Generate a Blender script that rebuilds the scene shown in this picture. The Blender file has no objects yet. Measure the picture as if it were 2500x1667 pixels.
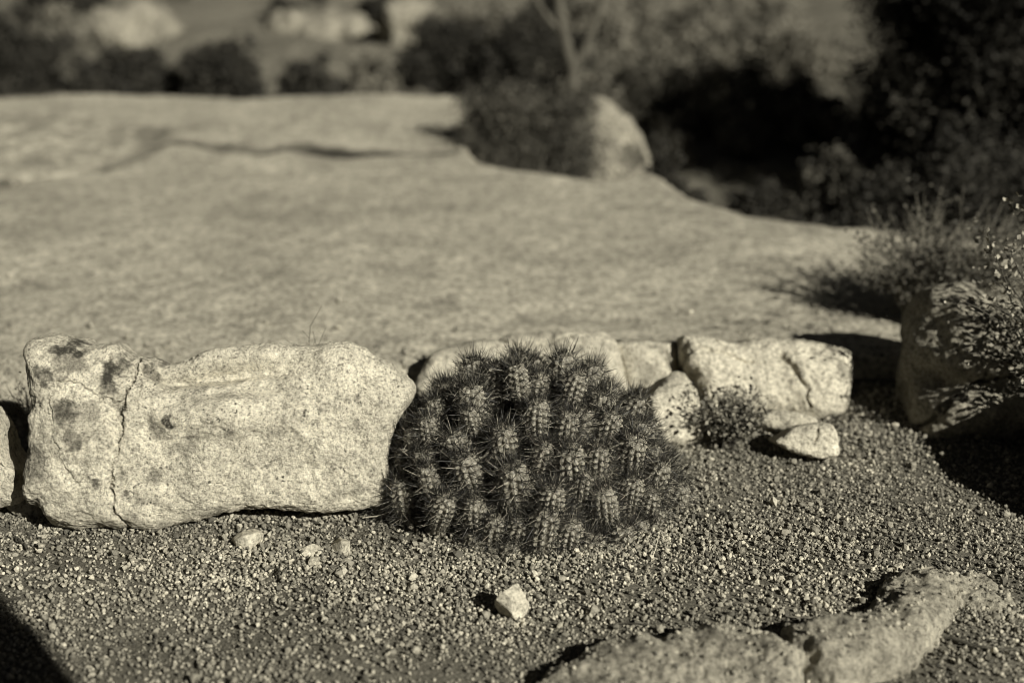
import bpy, math, random
import numpy as np
from mathutils import Vector, Matrix

# ------------------------------------------------------------------ camera, light, exposure
SC = bpy.context.scene
CAM_H, PITCH, LENS = 1.2, math.radians(20.0), 50.0
cam_data = bpy.data.cameras.new('camera')
cam = bpy.data.objects.new('camera', cam_data)
SC.collection.objects.link(cam)
SC.camera = cam
cam.location = (0, 0, CAM_H)
cam.rotation_euler = (math.pi / 2 - PITCH, 0, 0)
cam_data.lens = LENS
cam_data.sensor_width = 36
cam_data.clip_start, cam_data.clip_end = 0.05, 2000
cam_data.dof.use_dof = True
cam_data.dof.focus_distance = 2.48
cam_data.dof.aperture_fstop = 1.6

SUN_AZ, SUN_EL = math.radians(40), math.radians(31)       # behind the camera, to its right
to_sun = Vector((math.sin(SUN_AZ) * math.cos(SUN_EL), -math.cos(SUN_AZ) * math.cos(SUN_EL), math.sin(SUN_EL)))
world = bpy.data.worlds.new('World')
SC.world = world
world.use_nodes = True
wn = world.node_tree
wn.nodes.clear()
sky = wn.nodes.new('ShaderNodeTexSky')
sky.sky_type = 'NISHITA'
sky.sun_disc = False
sky.sun_elevation = SUN_EL
sky.sun_rotation = math.atan2(to_sun.x, to_sun.y)
hs = wn.nodes.new('ShaderNodeHueSaturation')
hs.inputs['Saturation'].default_value = 0.12
hs.inputs['Value'].default_value = 0.10      # sky fill dimmed so the shadows fall near black
bg = wn.nodes.new('ShaderNodeBackground')
bg.inputs['Strength'].default_value = 0.05
wo = wn.nodes.new('ShaderNodeOutputWorld')
wn.links.new(sky.outputs[0], hs.inputs['Color'])
wn.links.new(hs.outputs[0], bg.inputs['Color'])
wn.links.new(bg.outputs[0], wo.inputs['Surface'])

sl = bpy.data.lights.new('sun', 'SUN')
sl.energy = 5.0
sl.angle = math.radians(0.5)
sl.color = (1.0, 0.965, 0.85)
sun = bpy.data.objects.new('sun', sl)
SC.collection.objects.link(sun)
sun.rotation_euler = to_sun.to_track_quat('Z', 'Y').to_euler()
SC.view_settings.view_transform = 'Standard'
SC.view_settings.look = 'None'
SC.view_settings.gamma = 1.0
SC.view_settings.exposure = 0.32
SC.render.resolution_x, SC.render.resolution_y = 1024, 682
SC.cycles.max_bounces = 5
SC.cycles.pixel_filter_type = 'BLACKMAN_HARRIS'
SC.cycles.filter_width = 0.95

# ------------------------------------------------------------------ helpers
CP, SP = math.cos(PITCH), math.sin(PITCH)
K = 36.0 / 2500 / LENS


def ray(px, py):
    xc, yc = (px - 1250) * K, -(py - 833.5) * K
    return xc, CP + yc * SP, -SP + yc * CP


def G(px, py, z=0.0):
    """ground point under a pixel of the 2500 px photograph"""
    x, y, w = ray(px, py)
    t = (z - CAM_H) / w
    return np.array((x * t, y * t, z))


def P(px, py, Y):
    x, y, w = ray(px, py)
    t = Y / y
    return np.array((x * t, Y, CAM_H + w * t))


def pxm(Y):
    """metres per photo pixel at ground distance Y"""
    return K * (Y * CP + CAM_H * SP)


_rs = np.random.RandomState(11)
_perm = _rs.permutation(512)
_perm = np.concatenate([_perm, _perm, _perm])
_grad = _rs.normal(size=(512, 3))
_grad /= np.linalg.norm(_grad, axis=1)[:, None]


def noise3(p):
    p = np.asarray(p, dtype=float)
    i = np.floor(p).astype(int)
    f = p - i
    u = f * f * f * (f * (f * 6 - 15) + 10)
    i &= 511
    out = 0
    for dx in (0, 1):
        wx = u[:, 0] if dx else 1 - u[:, 0]
        for dy in (0, 1):
            wy = u[:, 1] if dy else 1 - u[:, 1]
            for dz in (0, 1):
                wz = u[:, 2] if dz else 1 - u[:, 2]
                h = _perm[(_perm[(_perm[(i[:, 0] + dx) & 511] + i[:, 1] + dy) & 511] + i[:, 2] + dz) & 511]
                g = _grad[h]
                d = g[:, 0] * (f[:, 0] - dx) + g[:, 1] * (f[:, 1] - dy) + g[:, 2] * (f[:, 2] - dz)
                out = out + wx * wy * wz * d
    return out * 1.5


def fbm(p, scale, octaves=4, gain=0.5, off=0.0):
    p = np.asarray(p, dtype=float) * scale + off
    a, s = 1.0, 0
    for _ in range(octaves):
        s = s + a * noise3(p)
        p = p * 2.03 + 17.1
        a *= gain
    return s


def ridged(p, scale, octaves=4, off=0.0):
    p = np.asarray(p, dtype=float) * scale + off
    a, s = 1.0, 0
    for _ in range(octaves):
        s = s + a * (1 - 2 * np.abs(noise3(p)))
        p = p * 2.1 + 9.7
        a *= 0.5
    return s * 0.5


def sstep(a, b, x):
    t = np.clip((x - a) / (b - a), 0, 1)
    return t * t * (3 - 2 * t)


def poly_dist(pts, line, closed=False):
    """distance from every 2-D point to a polyline"""
    line = np.asarray(line, float)
    if closed:
        line = np.vstack([line, line[:1]])
    best = np.full(len(pts), 1e9)
    for a, b in zip(line[:-1], line[1:]):
        ab = b - a
        t = np.clip(((pts - a) @ ab) / max(ab @ ab, 1e-12), 0, 1)
        best = np.minimum(best, np.linalg.norm(pts - a - t[:, None] * ab, axis=1))
    return best


def inside(pts, poly):
    poly = np.asarray(poly, float)
    c = np.zeros(len(pts), bool)
    j = len(poly) - 1
    for i in range(len(poly)):
        xi, yi = poly[i]
        xj, yj = poly[j]
        m = ((yi > pts[:, 1]) != (yj > pts[:, 1]))
        c ^= m & (pts[:, 0] < (xj - xi) * (pts[:, 1] - yi) / ((yj - yi) or 1e-12) + xi)
        j = i
    return c


def signed(pts, poly):
    d = poly_dist(pts, poly, True)
    return np.where(inside(pts, poly), d, -d)


def make_mesh(name, V, F, smooth=True, attrs=None):
    """V (n,3); F one array (m,k) or a list of such arrays"""
    me = bpy.data.meshes.new(name)
    V = np.ascontiguousarray(V, dtype=np.float32)
    if not isinstance(F, list):
        F = [F]
    F = [np.asarray(f, dtype=np.int32) for f in F if len(f)]
    me.vertices.add(len(V))
    me.vertices.foreach_set('co', V.ravel())
    loops = np.concatenate([f.ravel() for f in F])
    tot = np.concatenate([np.full(len(f), f.shape[1], np.int32) for f in F])
    start = np.concatenate([[0], np.cumsum(tot)[:-1]]).astype(np.int32)
    me.loops.add(len(loops))
    me.loops.foreach_set('vertex_index', loops)
    me.polygons.add(len(tot))
    me.polygons.foreach_set('loop_start', start)
    me.polygons.foreach_set('loop_total', tot)
    me.update(calc_edges=True)
    me.polygons.foreach_set('use_smooth', np.full(len(tot), smooth))
    for k, a in (attrs or {}).items():
        at = me.attributes.new(k, 'FLOAT', 'POINT')
        at.data.foreach_set('value', np.ascontiguousarray(a, dtype=np.float32))
    me.validate()
    return me


def link(name, me, mat=None, parent=None, loc=(0, 0, 0)):
    o = bpy.data.objects.new(name, me)
    SC.collection.objects.link(o)
    o.location = loc
    if parent is not None:
        o.parent = parent
    if mat is not None and me is not None and not me.materials:
        me.materials.append(mat)
    return o


def tag(o, label=None, cat=None, group=None, kind=None):
    if label:
        o['label'] = label
    if cat:
        o['category'] = cat
    if group:
        o['group'] = group
    if kind:
        o['kind'] = kind
    return o


def grid_faces(nu, nv, wrap_u=False):
    i = np.arange(nu if wrap_u else nu - 1)
    j = np.arange(nv - 1)
    I, J = np.meshgrid(i, j, indexing='ij')
    I2 = (I + 1) % nu
    return np.stack([I * nv + J, I2 * nv + J, I2 * nv + J + 1, I * nv + J + 1], -1).reshape(-1, 4)


def normals_of(V, F):
    F = np.asarray(F)
    n = np.zeros_like(V)
    a, b, c = V[F[:, 0]], V[F[:, 1]], V[F[:, 2]]
    fn = np.cross(b - a, c - a)
    if F.shape[1] == 4:
        d = V[F[:, 3]]
        fn = np.cross(c - a, d - b)
    for k in range(F.shape[1]):
        np.add.at(n, F[:, k], fn)
    return n / (np.linalg.norm(n, axis=1)[:, None] + 1e-12)


def tubes(paths, sides=5):
    """paths: list of (points (n,3), radii (n)) -> V, F (quads)"""
    VV, FF, off = [], [], 0
    for pts, rad in paths:
        pts = np.asarray(pts, float)
        n = len(pts)
        tg = np.gradient(pts, axis=0)
        tg /= np.linalg.norm(tg, axis=1)[:, None] + 1e-9
        ref = np.array((0.31, 0.22, 0.93)) if abs(tg[0][2]) < 0.8 else np.array((0.93, 0.3, 0.1))
        a = np.cross(tg, ref)
        a /= np.linalg.norm(a, axis=1)[:, None] + 1e-9
        b = np.cross(tg, a)
        th = np.linspace(0, 2 * np.pi, sides, endpoint=False)
        ring = a[:, None] * np.cos(th)[None, :, None] + b[:, None] * np.sin(th)[None, :, None]
        V = pts[:, None] + ring * np.asarray(rad, float)[:, None, None]
        VV.append(V.reshape(-1, 3))
        i, j = np.meshgrid(np.arange(n - 1), np.arange(sides), indexing='ij')
        j2 = (j + 1) % sides
        FF.append(np.stack([i * sides + j, i * sides + j2, (i + 1) * sides + j2, (i + 1) * sides + j], -1).reshape(-1, 4) + off)
        off += n * sides
    return np.vstack(VV), np.vstack(FF)


# ------------------------------------------------------------------ materials
class NT:
    def __init__(s, name):
        s.m = bpy.data.materials.new(name)
        s.m.use_nodes = True
        s.t = s.m.node_tree
        s.t.nodes.clear()
        s.out = s.n('ShaderNodeOutputMaterial')
        s.p = s.n('ShaderNodeBsdfPrincipled')
        s.l(s.p.outputs[0], s.out.inputs['Surface'])
        s.tc = s.n('ShaderNodeTexCoord').outputs['Object']

    def n(s, t, **kw):
        x = s.t.nodes.new(t)
        for k, v in kw.items():
            setattr(x, k, v)
        return x

    def l(s, a, b):
        s.t.links.new(a, b)

    def noise(s, scale, detail=4, rough=0.6, vec=None):
        x = s.n('ShaderNodeTexNoise')
        x.inputs['Scale'].default_value = scale
        x.inputs['Detail'].default_value = detail
        x.inputs['Roughness'].default_value = rough
        s.l(vec or s.tc, x.inputs['Vector'])
        return x.outputs['Fac']

    def voro(s, scale, feature='F1', out='Distance', rnd=1.0):
        x = s.n('ShaderNodeTexVoronoi', feature=feature)
        x.inputs['Scale'].default_value = scale
        x.inputs['Randomness'].default_value = rnd
        s.l(s.tc, x.inputs['Vector'])
        return x.outputs[out]

    def attr(s, name):
        x = s.n('ShaderNodeAttribute', attribute_name=name)
        return x.outputs['Fac']

    def ramp(s, fac, stops, interp='LINEAR'):
        x = s.n('ShaderNodeValToRGB')
        x.color_ramp.interpolation = interp
        e = x.color_ramp.elements
        while len(e) < len(stops):
            e.new(0.5)
        for el, (pos, c) in zip(e, stops):
            el.position = pos
            el.color = (*c, 1) if isinstance(c, tuple) else (c, c, c, 1)
        s.l(fac, x.inputs['Fac'])
        return x.outputs['Color']

    def mix(s, fac, a, b, mode='MIX'):
        x = s.n('ShaderNodeMix', data_type='RGBA', blend_type=mode)
        for i, v in ((0, fac), (6, a), (7, b)):
            if isinstance(v, (int, float)):
                x.inputs[i].default_value = v if i == 0 else (v, v, v, 1)
            elif isinstance(v, tuple):
                x.inputs[i].default_value = (*v, 1)
            else:
                s.l(v, x.inputs[i])
        return x.outputs[2]

    def math(s, op, a, b=0.0):
        x = s.n('ShaderNodeMath', operation=op)
        for i, v in ((0, a), (1, b)):
            if isinstance(v, (int, float)):
                x.inputs[i].default_value = v
            else:
                s.l(v, x.inputs[i])
        return x.outputs[0]

    def bump(s, h, dist, strength=1.0, nrm=None):
        x = s.n('ShaderNodeBump')
        x.inputs['Distance'].default_value = dist
        x.inputs['Strength'].default_value = strength
        s.l(h, x.inputs['Height'])
        if nrm is not None:
            s.l(nrm, x.inputs['Normal'])
        return x.outputs[0]

    def finish(s, col, rough=0.9, nrm=None, spec=0.15):
        if isinstance(col, tuple):
            s.p.inputs['Base Color'].default_value = (*col, 1)
        else:
            s.l(col, s.p.inputs['Base Color'])
        s.p.inputs['Roughness'].default_value = rough
        s.p.inputs['Specular IOR Level'].default_value = spec
        if nrm is not None:
            s.l(nrm, s.p.inputs['Normal'])
        return s.m


def tone(v):
    """the photograph's warm grey at a given reflectance"""
    return (v * 1.055, v * 0.985, v * 0.80)


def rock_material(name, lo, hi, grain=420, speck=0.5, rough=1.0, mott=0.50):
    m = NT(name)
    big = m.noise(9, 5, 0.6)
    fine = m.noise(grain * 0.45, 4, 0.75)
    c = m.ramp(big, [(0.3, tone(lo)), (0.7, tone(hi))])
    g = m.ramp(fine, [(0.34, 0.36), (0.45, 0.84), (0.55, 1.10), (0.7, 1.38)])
    c = m.mix(1.0, c, g, 'MULTIPLY')
    mid = m.noise(38, 6, 0.72)
    c = m.mix(1.0, c, m.ramp(mid, [(0.34, mott), (0.47, 0.95), (0.66, 1.15)]), 'MULTIPLY')
    sp = m.noise(grain * 0.33, 2, 0.5)
    patch = m.ramp(m.noise(14, 3, 0.6), [(0.42, 0.0), (0.62, 1.0)])
    dots = m.ramp(sp, [(0.0, 1.0), (0.31, 1.0), (0.36, 0.0)])
    f = m.math('MULTIPLY', m.math('MULTIPLY', dots, patch), speck)
    c = m.mix(f, c, tone(0.05))
    st = m.attr('stain')
    stn = m.math('MULTIPLY', st, m.ramp(m.noise(70, 5, 0.7), [(0.3, 0.55), (0.55, 1.0)]))
    c = m.mix(stn, c, tone(0.035))
    b1 = m.bump(m.noise(70, 8, 0.8), 0.006 * rough, 1.0)
    b2 = m.bump(fine, 0.0022 * rough, 1.0, b1)
    return m.finish(c, 0.92, b2, 0.1)


M = {}
M['pale_rock'] = rock_material('pale_granite', 0.42, 0.66, 420, 0.95)
M['white_rock'] = rock_material('white_granite', 0.46, 0.62, 300, 0.0, 0.8, 0.80)
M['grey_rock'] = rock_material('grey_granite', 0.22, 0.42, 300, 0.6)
M['ridge_rock'] = rock_material('ridge_granite', 0.34, 0.52, 260, 0.7, 1.9)

M['far_rock'] = rock_material('far_granite', 0.16, 0.32, 300, 0.6)


def simple(name, v, rough=0.85, var=0.35, scale=30, spec=0.15):
    m = NT(name)
    c = m.ramp(m.noise(scale, 3), [(0.3, tone(v * (1 - var))), (0.7, tone(v * (1 + var)))])
    return m.finish(c, rough, None, spec)


m = NT('gravel_grain')
c = m.ramp(m.attr('tone'), [(0, tone(0.04)), (0.3, tone(0.16)), (0.65, tone(0.275)), (1, tone(0.54))])
c = m.mix(1.0, c, m.ramp(m.noise(500, 2), [(0.3, 0.75), (0.7, 1.2)]), 'MULTIPLY')
M['grain'] = m.finish(c, 0.75, None, 0.3)

m = NT('gravel_soil')
f = m.noise(260, 5, 0.75)
c = m.ramp(f, [(0.3, tone(0.04)), (0.5, tone(0.13)), (0.7, tone(0.30))])
c = m.mix(1.0, c, m.ramp(m.noise(2.2, 4), [(0.3, 0.75), (0.7, 1.15)]), 'MULTIPLY')
# the sandy ground gets its own scrub litter and dark gravel patches farther off
M['soil'] = m.finish(c, 0.95, m.bump(f, 0.004, 1.0, m.bump(m.noise(40, 4), 0.01, 0.6)), 0.1)

m = NT('slab_granite')
a1 = m.ramp(m.noise(3.2, 6, 0.65), [(0.3, tone(0.32)), (0.5, tone(0.405)), (0.72, tone(0.47))])
a2 = m.ramp(m.noise(22, 6, 0.75), [(0.32, 0.58), (0.5, 1.0), (0.68, 1.34)])
a3 = m.ramp(m.noise(75, 4, 0.8), [(0.36, 0.45), (0.5, 1.0), (0.64, 1.45)])
c = m.mix(1.0, m.mix(1.0, a1, a2, 'MULTIPLY'), a3, 'MULTIPLY')
c = m.mix(m.attr('stain'), c, tone(0.05))
M['slab'] = m.finish(c, 0.92, m.bump(m.noise(120, 4, 0.7), 0.006, 1.0, m.bump(m.noise(30, 5, 0.6), 0.010, 0.6)), 0.1)

m = NT('cactus_flesh')
c = m.ramp(m.noise(60, 4), [(0.3, tone(0.10)), (0.7, tone(0.24))])
c = m.mix(m.ramp(m.attr('crest'), [(0.0, 0.0), (1.0, 0.6)]), c, tone(0.42))
c = m.mix(m.attr('areole'), c, tone(0.45))
M['flesh'] = m.finish(c, 0.5, m.bump(m.noise(220, 3), 0.001, 0.6), 0.4)
m = NT('cactus_spine')
c = m.ramp(m.attr('tone'), [(0, tone(0.010)), (0.62, tone(0.03)), (0.82, tone(0.14)), (1, tone(0.38))])
M['spine'] = m.finish(c, 0.55, None, 0.4)
M['twig'] = simple('dry_twig', 0.16)
M['dark_twig'] = simple('dark_twig', 0.06)
M['straw_wood'] = simple('bleached_wood', 0.085)
M['straw'] = simple('dry_straw', 0.45, var=0.2)


def leaf_material(name, a, b):
    m = NT(name)
    c = m.ramp(m.attr('tone'), [(0, tone(a)), (1, tone(b))])
    return m.finish(c, 0.7, None, 0.2)


M['leaf_dark'] = leaf_material('dark_scrub_leaf', 0.010, 0.050)
M['leaf_mid'] = leaf_material('grey_scrub_leaf', 0.04, 0.24)
M['leaf_soft'] = leaf_material('soft_scrub_leaf', 0.018, 0.11)
M['leaf_pale'] = leaf_material('pale_scrub_leaf', 0.05, 0.34)

# ------------------------------------------------------------------ terrain
SZ = 0.05
slab_px = [(-900, 985), (-300, 960), (0, 950), (500, 940), (1000, 930), (1500, 925), (1800, 915), (2080, 900), (2600, 890),
           (3300, 800), (3300, 640), (2600, 600), (2350, 578), (2200, 566), (2050, 556), (1900, 536), (1780, 505), (1715, 482),
           (1640, 440), (1585, 408), (1510, 432), (1440, 434), (1320, 414), (1185, 390), (1168, 350), (1160, 226), (900, 224), (600, 229), (400, 220), (150, 217),
           (0, 232), (-400, 262), (-900, 262)]
slab_poly = np.array([G(a, b, SZ)[:2] for a, b in slab_px])


def ground_z(xy):
    x, y = xy[:, 0], xy[:, 1]
    p = np.column_stack([x, y, np.zeros_like(x)])
    z = 0.012 * fbm(p, 1.7, 3) + 0.004 * fbm(p, 9, 3)
    far = sstep(0, 1, (y - 3.6 - 0 * x) / 1.6)
    # the ground drops away behind the slab, then climbs slowly into hills
    z = z * (1 + 5 * far) - 0.24 * far
    z = z + 0.25 * sstep(8.0, 16.0, y) + 0.06 * np.clip(y - 16, 0, None) + 0.5 * sstep(7, 14, y) * fbm(p, 0.23, 3) * 0.6
    z = z + sstep(60, 250, y) * 25 * (0.6 + fbm(p, 0.012, 4))
    return z


def axis(segs):
    a = []
    for lo, hi, st in segs:
        a.append(np.arange(lo, hi, st))
    return np.concatenate(a)


gx = axis([(-400, -40, 20), (-40, -8, 1.5), (-8, -1.6, 0.12), (-1.6, 1.6, 0.016), (1.6, 8, 0.12), (8, 40, 1.5), (40, 401, 20)])
gy = axis([(-40, -4, 3), (-4, 1.2, 0.15), (1.2, 3.6, 0.016), (3.6, 14, 0.08), (14, 40, 0.8), (40, 401, 12)])
X, Y = np.meshgrid(gx, gy, indexing='ij')
xy = np.column_stack([X.ravel(), Y.ravel()])
V = np.column_stack([xy, ground_z(xy)])
g = link('ground', make_mesh('ground', V, grid_faces(len(gx), len(gy))), M['soil'])
tag(g, 'coarse grey sandy gravel ground', kind='structure')

# the pale bedrock slab behind the stones
sx, sy = np.arange(-4.6, 4.2, 0.016), np.arange(2.6, 7.6, 0.016)
X, Y = np.meshgrid(sx, sy, indexing='ij')
xy = np.column_stack([X.ravel(), Y.ravel()])
p3 = np.column_stack([xy, np.zeros(len(xy))])
sd = signed(xy, slab_poly) + 0.035 * fbm(p3, 3.0, 4) + 0.012 * fbm(p3, 14, 3)
z = SZ + 0.03 * fbm(p3, 0.9, 4, .35) + 0.003 * fbm(p3, 9, 4, .6)
crack_px = [(235, 402), (300, 378), (365, 356), (378, 330), (372, 305)], \
           [(375, 345), (430, 338), (520, 350), (600, 358), (640, 362), (690, 352), (750, 358), (850, 368), (950, 364), (1060, 366), (1090, 367)], \
           [(60, 430), (150, 420), (240, 402)], [(1300, 768), (1420, 760), (1520, 778)]
stain = np.zeros(len(xy))
for k, cp in enumerate(crack_px):
    line = np.array([G(a, b, SZ)[:2] for a, b in cp])
    d = poly_dist(xy, line) + 0.02 * fbm(p3, 7, 3)
    w = 0.085 * (0.75 + 0.9 * np.clip(fbm(p3, 1.9, 2, off=4.0), -0.5, 1))
    w = np.clip(w, 0.05, None) * (0.5 if k in (2, 3) else 1)
    kk = (.6, 1.0, .4, .35)[k]
    hit = np.exp(-(d / w) ** 4)
    z -= 0.012 * hit
    stain = np.maximum(stain, kk * hit * (0.55 + 0.45 * sstep(-0.5, 0.1, fbm(p3, 2.6, 3, off=9.0))))
# rougher darker shelf at the left
sh = np.array([G(a, b, SZ)[:2] for a, b in [(-500, 400), (60, 425), (240, 400), (365, 352), (372, 300), (200, 262), (-500, 290)]])
msk = sstep(-0.1, 0.15, signed(xy, sh))
stain = np.maximum(stain, msk * 0.42 * sstep(-0.2, 0.5, fbm(p3, 8, 4)))
z += 0.012 * msk * fbm(p3, 9, 3)
stain = np.maximum(stain, 0.22 * sstep(0.15, 0.7, fbm(p3, 2.2, 4, off=31)))
z = z - 0.5 * (1 - sstep(-0.12, 0.07, sd))
V = np.column_stack([xy, z])
s = link('rock_slab', make_mesh('rock_slab', V, grid_faces(len(sx), len(sy)), attrs={'stain': stain}), M['slab'])
tag(s, 'broad smooth pale bedrock slab behind the row of stones', kind='structure')


def slab_z(x, y):
    q = np.array([[x, y, 0.0]])
    if signed(q[:, :2], slab_poly)[0] > 0:
        return float(SZ + 0.03 * fbm(q, 0.9, 4, .35)[0])
    return float(ground_z(q[:, :2])[0])


# ------------------------------------------------------------------ gravel grains (one uncountable mass)
ICO_V = []
ph = (1 + 5 ** 0.5) / 2
for a, b in ((1, ph), (-1, ph), (1, -ph), (-1, -ph)):
    ICO_V += [(0, a, b), (a, b, 0), (b, 0, a)]
ICO_V = np.array(ICO_V) / math.hypot(1, ph)
_T = []
for i in range(12):
    for j in range(i + 1, 12):
        for k in range(j + 1, 12):
            d = [np.linalg.norm(ICO_V[u] - ICO_V[v]) for u, v in ((i, j), (j, k), (i, k))]
            if max(d) < 1.1:
                n = np.cross(ICO_V[j] - ICO_V[i], ICO_V[k] - ICO_V[i])
                _T.append((i, j, k) if n @ ICO_V[i] > 0 else (i, k, j))
ICO_F = np.array(_T)
CUB_V = np.array([(x, y, z) for x in (-1, 1) for y in (-1, 1) for z in (-1, 1)]) * 0.72
CUB_F = np.array([(0, 1, 3, 2), (4, 6, 7, 5), (0, 4, 5, 1), (2, 3, 7, 6), (0, 2, 6, 4), (1, 5, 7, 3)])
RS = np.random.RandomState(5)


def rot_mats(n, rs):
    q = rs.normal(size=(n, 4))
    q /= np.linalg.norm(q, axis=1)[:, None]
    w, x, y, z = q.T
    return np.stack([1 - 2 * (y * y + z * z), 2 * (x * y - z * w), 2 * (x * z + y * w),
                     2 * (x * y + z * w), 1 - 2 * (x * x + z * z), 2 * (y * z - x * w),
                     2 * (x * z - y * w), 2 * (y * z + x * w), 1 - 2 * (x * x + y * y)], -1).reshape(-1, 3, 3)


def grains(xyz, r, tones, base_v, base_f, rs, jag=0.28):
    n, k = len(xyz), len(base_v)
    v = base_v[None] * (1 + jag * rs.uniform(-1, 1, (n, k, 1)))
    v = v + jag * 0.4 * rs.uniform(-1, 1, (n, k, 3))
    v = v * rs.uniform(0.65, 1.25, (n, 1, 3))
    v = np.einsum('nij,nkj->nki', rot_mats(n, rs), v)
    v = v * r[:, None, None] + xyz[:, None]
    f = base_f[None] + (np.arange(n) * k)[:, None, None]
    return v.reshape(-1, 3), f.reshape(-1, base_f.shape[1]), np.repeat(tones, k)


def scatter(n, y0, y1, rs, power=1.0):
    y = y0 + (y1 - y0) * rs.rand(n) ** power
    hw = 0.36 * (y * CP + CAM_H * SP) + 0.18
    keep = rs.rand(n) < hw / hw.max()
    y, hw = y[keep], hw[keep]
    return np.column_stack([rs.uniform(-1, 1, len(y)) * hw, y])


def tones_for(n, xy, rs):
    t = np.clip(rs.beta(1.7, 1.9, n), 0, 1)
    # grains turn paler in front of the cactus and along the big rock
    t = t + 0.16 * np.exp(-((xy[:, 0] - .08) / .55) ** 2 - ((xy[:, 1] - 2.13) / .13) ** 2) + 0.03 * np.exp(-((xy[:, 0] + .6) / .4) ** 2 - ((xy[:, 1] - 2.15) / .12) ** 2)
    return np.clip(t + 0.18 * fbm(np.column_stack([xy, np.zeros(n)]), 5, 3), 0, 1)


VV, QF, TF, TT, off = [], [], [], [], 0
for n, y0, y1, rlo, rhi, sv in ((85000, 1.62, 3.15, 0.0014, 0.0030, 'c'), (66000, 1.62, 3.2, 0.0022, 0.0042, 'i'),
                               (4200, 1.62, 3.2, 0.0044, 0.0070, 'i'), (110, 1.62, 3.2, 0.0065, 0.0100, 'i'), (9000, 2.9, 3.7, 0.003, 0.006, 'c')):
    q = scatter(n, y0, y1, RS)
    if sv == 'c' and y0 < 2:      # dusty patches
        q = q[RS.rand(len(q)) < 0.92 + 0.9 * fbm(np.column_stack([q, np.zeros(len(q))]), 4.0, 3, off=12)]
    if sv == 'i':     # coarser grains collect in drifts
        q = q[RS.rand(len(q)) < 0.62 + 0.6 * fbm(np.column_stack([q, np.zeros(len(q))]), 3.0, 3)]
    if y0 > 2.9:
        q = q[signed(q, slab_poly) < 0.5 * RS.rand(len(q)) ** 7]
    elif True:
        ins0 = signed(q, slab_poly)
        q = q[(ins0 < 0) | (RS.rand(len(q)) < 0.10 * np.exp(-np.clip(ins0, 0, 9) / .25))]
    r = rlo + (rhi - rlo) * RS.rand(len(q)) ** 1.5
    z = ground_z(q)
    ins = signed(q, slab_poly)
    z = np.where(ins > 0.04, SZ + 0.03 * fbm(np.column_stack([q, 0 * z]), 0.9, 4, .35), z) + r * RS.uniform(-.3, 2.2, len(q))
    v, f, t = grains(np.column_stack([q, z]), r, tones_for(len(q), q, RS), *((CUB_V, CUB_F) if sv == 'c' else (ICO_V, ICO_F)), RS)
    VV.append(v)
    (QF if sv == 'c' else TF).append(f + off)
    TT.append(t)
    off += len(v)
gm = make_mesh('gravel', np.vstack(VV), [np.vstack(QF), np.vstack(TF)], smooth=False, attrs={'tone': np.concatenate(TT)})
tag(link('gravel', gm, M['grain']), 'loose pale and dark grit scattered over the ground', kind='stuff')


rs = np.random.RandomState(8)
paths = []
q = scatter(900, 1.65, 3.0, rs)
q = q[rs.rand(len(q)) < .35 + 1.1 * fbm(np.column_stack([q, 0 * q[:, 0]]), 2.0, 3, off=40)]
for (a, b), z0 in zip(q, ground_z(q)):
    L_, an = rs.uniform(.006, .03) * rs.uniform(.5, 1.3), rs.uniform(0, 6.28)
    e = np.array((math.cos(an), math.sin(an), rs.uniform(-.15, .2))) * L_
    o_ = np.array((a, b, z0 + .005))
    paths.append((np.array([o_ - e, o_ + rs.normal(size=3) * L_ * .12, o_ + e]), np.array((.0006, .0009, .0004)) * rs.uniform(.7, 1.5)))
v, f = tubes(paths, 4)
tag(link('plant_litter', make_mesh('plant_litter', v, f), M['dark_twig']), 'dark bits of dead stem scattered in the gravel', kind='stuff')

# ------------------------------------------------------------------ stones
def smooth_closed(pts, n):
    """Catmull-Rom through a closed outline, resampled to n points"""
    pts = np.asarray(pts, float)
    m = len(pts)
    out = []
    for i in range(m):
        p0, p1, p2, p3 = pts[i - 1], pts[i], pts[(i + 1) % m], pts[(i + 2) % m]
        t = np.linspace(0, 1, 12, endpoint=False)[:, None]
        out.append(0.5 * (2 * p1 + (p2 - p0) * t + (2 * p0 - 5 * p1 + 4 * p2 - p3) * t ** 2 + (3 * p1 - p0 - 3 * p2 + p3) * t ** 3))
    out = np.vstack(out)
    seg = np.linalg.norm(np.diff(np.vstack([out, out[:1]]), axis=0), axis=1)
    s = np.concatenate([[0], np.cumsum(seg)])
    u = np.linspace(0, s[-1], n, endpoint=False)
    oo = np.vstack([out, out[:1]])
    return np.column_stack([np.interp(u, s, oo[:, 0]), np.interp(u, s, oo[:, 1])])


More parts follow.
